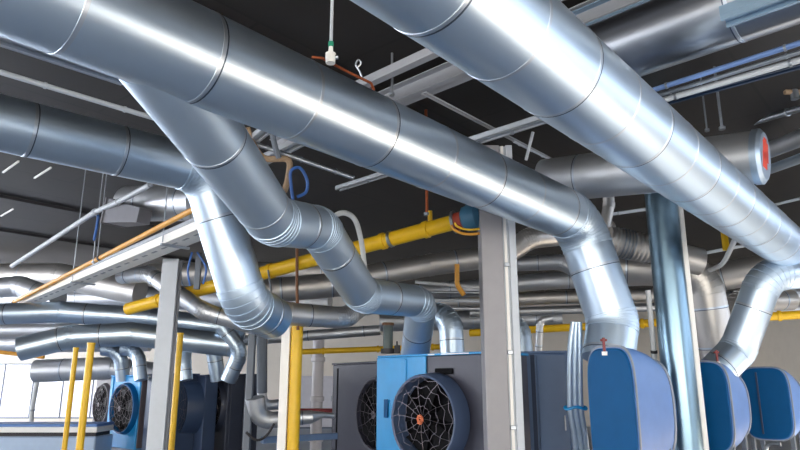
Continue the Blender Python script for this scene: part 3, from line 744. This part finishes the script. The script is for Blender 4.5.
cable('blue_cable', 'blue cable under the long slanting pale pipe', 'cable', [at(70, 229, 10.2), at(85, 220, 9.8), at(97, 215, 9.5), at(97, 225, 9.5), at(94, 240, 9.6)], .02, CABLEB)
# sheet metal hood
c = at(125, 214, 9.2); e = thing('duct_hood', 'square-mouthed sheet metal hood above the orange conduit', 'hood', c)
d = (at(158, 218, 8.7) - c).normalized(); M = frame(c, d)
vs = []
for x, h in ((-.24, .17), (-.17, .17), (.5, .1)):
    vs += [M @ V(x, -h, -h), M @ V(x, h, -h), M @ V(x, h, h), M @ V(x, -h, h)]
fs = [(0, 1, 2, 3)] + [(i * 4 + k, i * 4 + (k + 1) % 4, i * 4 + 4 + (k + 1) % 4, i * 4 + 4 + k) for i in (0, 1) for k in range(4)] + [(8, 9, 10, 11)]
MB().add(vs, fs).build('hood_body', mat('hood_steel', (120, 120, 126), .5, .5, .06), e, c, False)
MB().box((-.27, -.19, -.19), (-.24, .19, .19), M, .005).build('mouth_plate', MATS['hood_steel'], e, c, False)
duct('ventilation_duct', 'dull duct stub from the square hood to behind the left bend', 'duct', [at(128, 204, 9.6), at(200, 202, 8.9)], .26, m=ALUD, spacing=.8)
rod('thin hanger rod dropping beside the square hood', 93, 0, 262, 9.6)
# ducts low left
LD = [([at(-30, 315, 11.6), at(60, 312, 11.8), at(150, 318, 12.), at(245, 330, 12.2)], .19, 'long grey duct at the left, highest of the low left ducts', ALU, .5),
      ([at(20, 349, 10.8), at(70, 337, 11.), at(130, 334, 11.2), at(238, 346, 11.5)], .2, 'long grey duct at the left with a cut end, below the highest one', ALU, .5),
      ([at(-30, 331, 13.5), at(75, 329, 13.5)], .17, 'pale duct at the left edge, between the two long grey ducts', ALUD, .3),
      ([at(36, 371, 14.), at(112, 368, 14.), at(155, 374, 14.)], .24, 'shiny low duct behind the left yellow posts', ALUD, .3),
      ([at(-30, 290, 14.), at(20, 286, 14.), at(58, 300, 13.6)], .22, 'pale rear duct at the left edge, above the long grey ducts', ALUD, .4)]
for pts, r, lab, m, bnd in LD: duct('ventilation_duct', lab, 'duct', pts, r, bend=bnd, m=m, spacing=1.2, seg=32, seams=1)
for pts, r, lab in [([at(103, 349, 12.9), at(120, 351, 12.9), at(123, 380, 12.9)], .13, 'small silver elbow over the blue fan face of the left row'),
                    ([at(122, 349, 12.4), at(138, 350, 12.4), at(141, 380, 12.2)], .12, 'small silver elbow over the mauve side of the blue-faced unit'),
                    ([at(190, 338, 12.), at(213, 344, 12.), at(218, 380, 12.)], .14, 'small silver elbow over the deep-shrouded navy fan unit'),
                    ([at(222, 326, 11.4), at(241, 352, 11.4), at(228, 380, 11.4)], .14, 'bent silver drop over the dark slate fan unit'),
                    ([at(186, 340, 11.8), at(184, 362, 11.6), at(186, 380, 11.5)], .12, 'silver drop with bands over the navy cabinet')]:
    duct('ventilation_elbow', lab, 'duct', pts, r, bend=.28, m=ALU, spacing=.3, seg=32, seams=1)
duct('flex_duct', 'dull flexible duct behind the top of the pale steel column', 'duct', [at(122, 276, 10.6), at(150, 274, 10.3), at(172, 290, 10.), at(205, 312, 9.8), at(262, 328, 9.9)], .13, bend=.4, m=ALUD, spacing=.3, seg=32, seams=1)
for i, (pts, lab) in enumerate([([at(192, 252, 9.), at(188, 270, 9.), at(190, 286, 9.)], 'blue cable hanging right of the pale steel column, left one'), ([at(197, 252, 9.), at(206, 268, 9.), at(203, 284, 9.)], 'blue cable hanging right of the pale steel column, right one')]):
    cable('blue_cable', lab, 'cable', pts, .014, CABLEB)
pp = at(197, 285, 9.); tag(MB().box(pp - V(.04, .03, .06), pp + V(.04, .03, .45), None, .008).build('strut_drop', PAINTD, None, pp), 'grey strut drop between the two hanging blue cables', 'strut')
# bottom-left low machine
a, b_ = at(-20, 424, 11.8), at(97, 424, 11.8)
e = thing('machine_skid', 'long low pale-blue machine skid at the bottom left corner', 'machine', V(a.x, a.y, 0)); W = b_.x - a.x; z = a.z
MB().box((0, 0, z - .05), (W, .75, z), None, .01).build('top_rail', BLUEL, e)
MB().box((0, .02, z - .15), (W, .73, z - .05), None, .01).build('pale_panel', MATS['white_enamel'], e)
MB().box((.05, .1, z - .22), (W - .05, .7, z - .15)).build('shadow_gap', TRIM_, e)
MB().box((0, 0, .1), (W, .75, z - .22), None, .02).build('body', mat('pale_blue_body', (176, 196, 222), .4, 0, .04), e)
for x in (.2, W / 2, W - .2): MB().box((x - .1, .2, 0), (x + .1, .6, .1)).build('foot', PAINTD, e)
pipe('standpipe', 'pale bent standpipe in front of the bright window at the left', 'pipe', [at(50, 362, 14.8), at(40, 366, 14.8), at(32, 410, 14.8), V(at(31, 440, 14.8).x, at(31, 440, 14.8).y, 0)], .05, CABLEW, bend=.2, clamps=3, cm=STEEL)
pipe('orange_conduit', 'thin orange conduit at the left edge, under the pale ducts', 'conduit', [at(-10, 351, 13.2), at(44, 357, 13.2)], .04, YELD)

p, q = at(-30, 27, 3.75), at(128, 80, 4.75)
channel('flat_tray', 'flat pale ledge along the underside of the long diagonal duct, top left', 'tray', p, q, .16, .05, PAINTL, 'c')
for pts, r, lab, m in [([at(-60, 300, 20), at(150, 297, 19.5), at(330, 303, 19)], .36, 'wide pale rear duct far behind the white cable tray', ALUD),
                       ([at(-60, 276, 19), at(60, 276, 18.5), at(140, 292, 18)], .36, 'wide pale rear duct far back at the left edge, under the dark ceiling', ALUB),
                       ([at(-60, 344, 17), at(150, 342, 17)], .24, 'pale rear duct low at the left edge, behind the long grey ducts', ALUD),
                       ([at(150, 275, 17), at(340, 272, 17)], .3, 'dim rear duct far behind the yellow gas pipe', ALUB),
                       ([at(380, 322, 19), at(560, 318, 19)], .28, 'pale rear duct far behind the square column', ALUD),
                       ([at(690, 320, 18), at(840, 305, 17)], .22, 'pale rear duct behind the yellow pipe at the right edge', ALUD)]:
    duct('ventilation_duct', lab, 'duct', pts, r, bend=.6, m=m, spacing=1.8, seg=32, seams=1)
# ------------------------------------------------------------------ small things above the long duct
p = at(331, 44, 6.15)
e = thing('hanger_rod', 'hanger rod with a green and white clamp above the long diagonal duct', 'hanger rod', p)
MB().tube([p, V(p.x, p.y, 5.28)], .016, 12).build('threaded_rod', PAINTL, e, p)
MB().disc(p - V(0, 0, .03), V(0, 0, 1), .026, .05, 16).build('green_collar', GREEN, e, p)
MB().tube([p - V(0, 0, .03), p - V(0, 0, .09), p - V(0, 0, .1), p - V(0, 0, .2)], [.02, .025, .05, .045], 16).build('white_clamp', WHITE, e, p)
MB().disc(p - V(.05, 0, .14), V(1, 0, 0), .02, .12, 10).build('bolt', STEEL, e, p)
pipe('copper_line', 'copper line lying along the top of the long diagonal duct', 'pipe', [at(312, 57, 6.1), at(322, 58, 6.15), at(350, 73, 6.5), at(371, 83, 6.7), at(374, 90, 6.75)], .014, COPPER, bend=.06)
cable('wire_hook', 'small wire hook above the long diagonal duct, right of the copper line', 'hook', [at(357, 68, 6.7), at(361, 63, 6.7), at(358, 60, 6.7), at(356, 65, 6.7), at(360, 72, 6.7), at(363, 80, 6.7)], .01, STEEL)
rod('thin hanger rod behind the wire hook, above the long diagonal duct', 392, 0, 94, 7.3, .014)
# cluster behind the branch duct
pipe('thin_pipe', 'thin steel pipe slanting right behind the S-bent branch to the short strut channel', 'pipe', [at(250, 142, 8.2), at(354, 178, 8.0)], .028, STEEL, clamps=3)
channel('strut_channel', 'grey strut channel behind the S-bent branch, upper one', 'strut channel', at(243, 148, 8.3), at(268, 128, 8.0), .14, .07, PAINTL, 'c')
channel('strut_channel', 'wide grey strut channel behind the S-bent branch, lower one', 'strut channel', at(258, 163, 8.8), at(318, 132, 8.2), .17, .08, PAINTL, 'c')
cable('pipe_bundle', 'beige wrapped pipe bundle behind the S-bent branch', 'pipe', [at(247, 128, 8.1), at(252, 142, 8.1), at(264, 158, 8.1), at(288, 160, 8.1), at(288, 178, 8.2), at(284, 192, 8.2)], .04, BEIGE)
cable('bracket_pipe', 'dark bent pipe crossing the beige bundle behind the S-bent branch', 'pipe', [at(272, 132, 8.0), at(275, 146, 8.0), at(279, 158, 8.0)], .035, PAINTD)
cable('blue_cable', 'blue cable loop beside the beige pipe bundle', 'cable', [at(293, 200, 8.1), at(291, 185, 8.1), at(291, 171, 8.1), at(300, 168, 8.1), at(307, 180, 8.1), at(306, 192, 8.1), at(297, 197, 8.1)], .02, CABLEB)

GROUPS = {'blower_drum': 'deep-blue blower drums on the right', 'wrapped_hose': 'silver hoses under the blue strap', 'fan_unit': 'fan units', 'equipment_cabinet': 'equipment cabinets', 'guard_post': 'yellow posts',
          'conduit': 'parallel conduits right of the biggest duct', 'hanger_rod': 'hanger rods under the ceiling', 'ceiling_strip': 'thin strips on the dark ceiling', 'tray_hanger': 'hangers of the cable tray', 'ventilation_duct': 'round metal ventilation ducts',
          'ventilation_elbow': 'round duct elbows over the units', 'red_nozzle': 'red valves on the blue drums', 'steel_column': 'square steel columns', 'strut_channel': 'strut channels under the ceiling', 'thin_pipe': 'thin pipes under the ceiling', 'blue_cable': 'blue cables'}
for o in list(COL.objects):
    st = o.name.split('.')[0]
    if o.parent is None and o.get('label') and st in GROUPS: o['group'] = GROUPS[st]
# ------------------------------------------------------------------ world and view
w = bpy.data.worlds.new('world'); S.world = w; w.use_nodes = True
w.node_tree.nodes['Background'].inputs[0].default_value = (.75, .85, 1, 1); w.node_tree.nodes['Background'].inputs[1].default_value = 3.
sl = bpy.data.lights.new('sun', 'SUN'); sl.energy = 38; sl.color = (1, .8, .58); sl.angle = math.radians(1.5)
so = bpy.data.objects.new('sun', sl); COL.objects.link(so); so.location = (30, 4, 14)
so.rotation_euler = V(-math.cos(math.radians(30)), -.05, -math.sin(math.radians(30))).to_track_quat('-Z', 'Y').to_euler()
S.view_settings.view_transform = 'Standard'; S.view_settings.look = 'None'; S.view_settings.exposure = .4; S.view_settings.gamma = 1
try: S.view_settings.use_curve_mapping = False
except Exception: pass
S.cycles.max_bounces = 8; S.cycles.glossy_bounces = 5; S.cycles.diffuse_bounces = 4; S.cycles.use_denoising = True
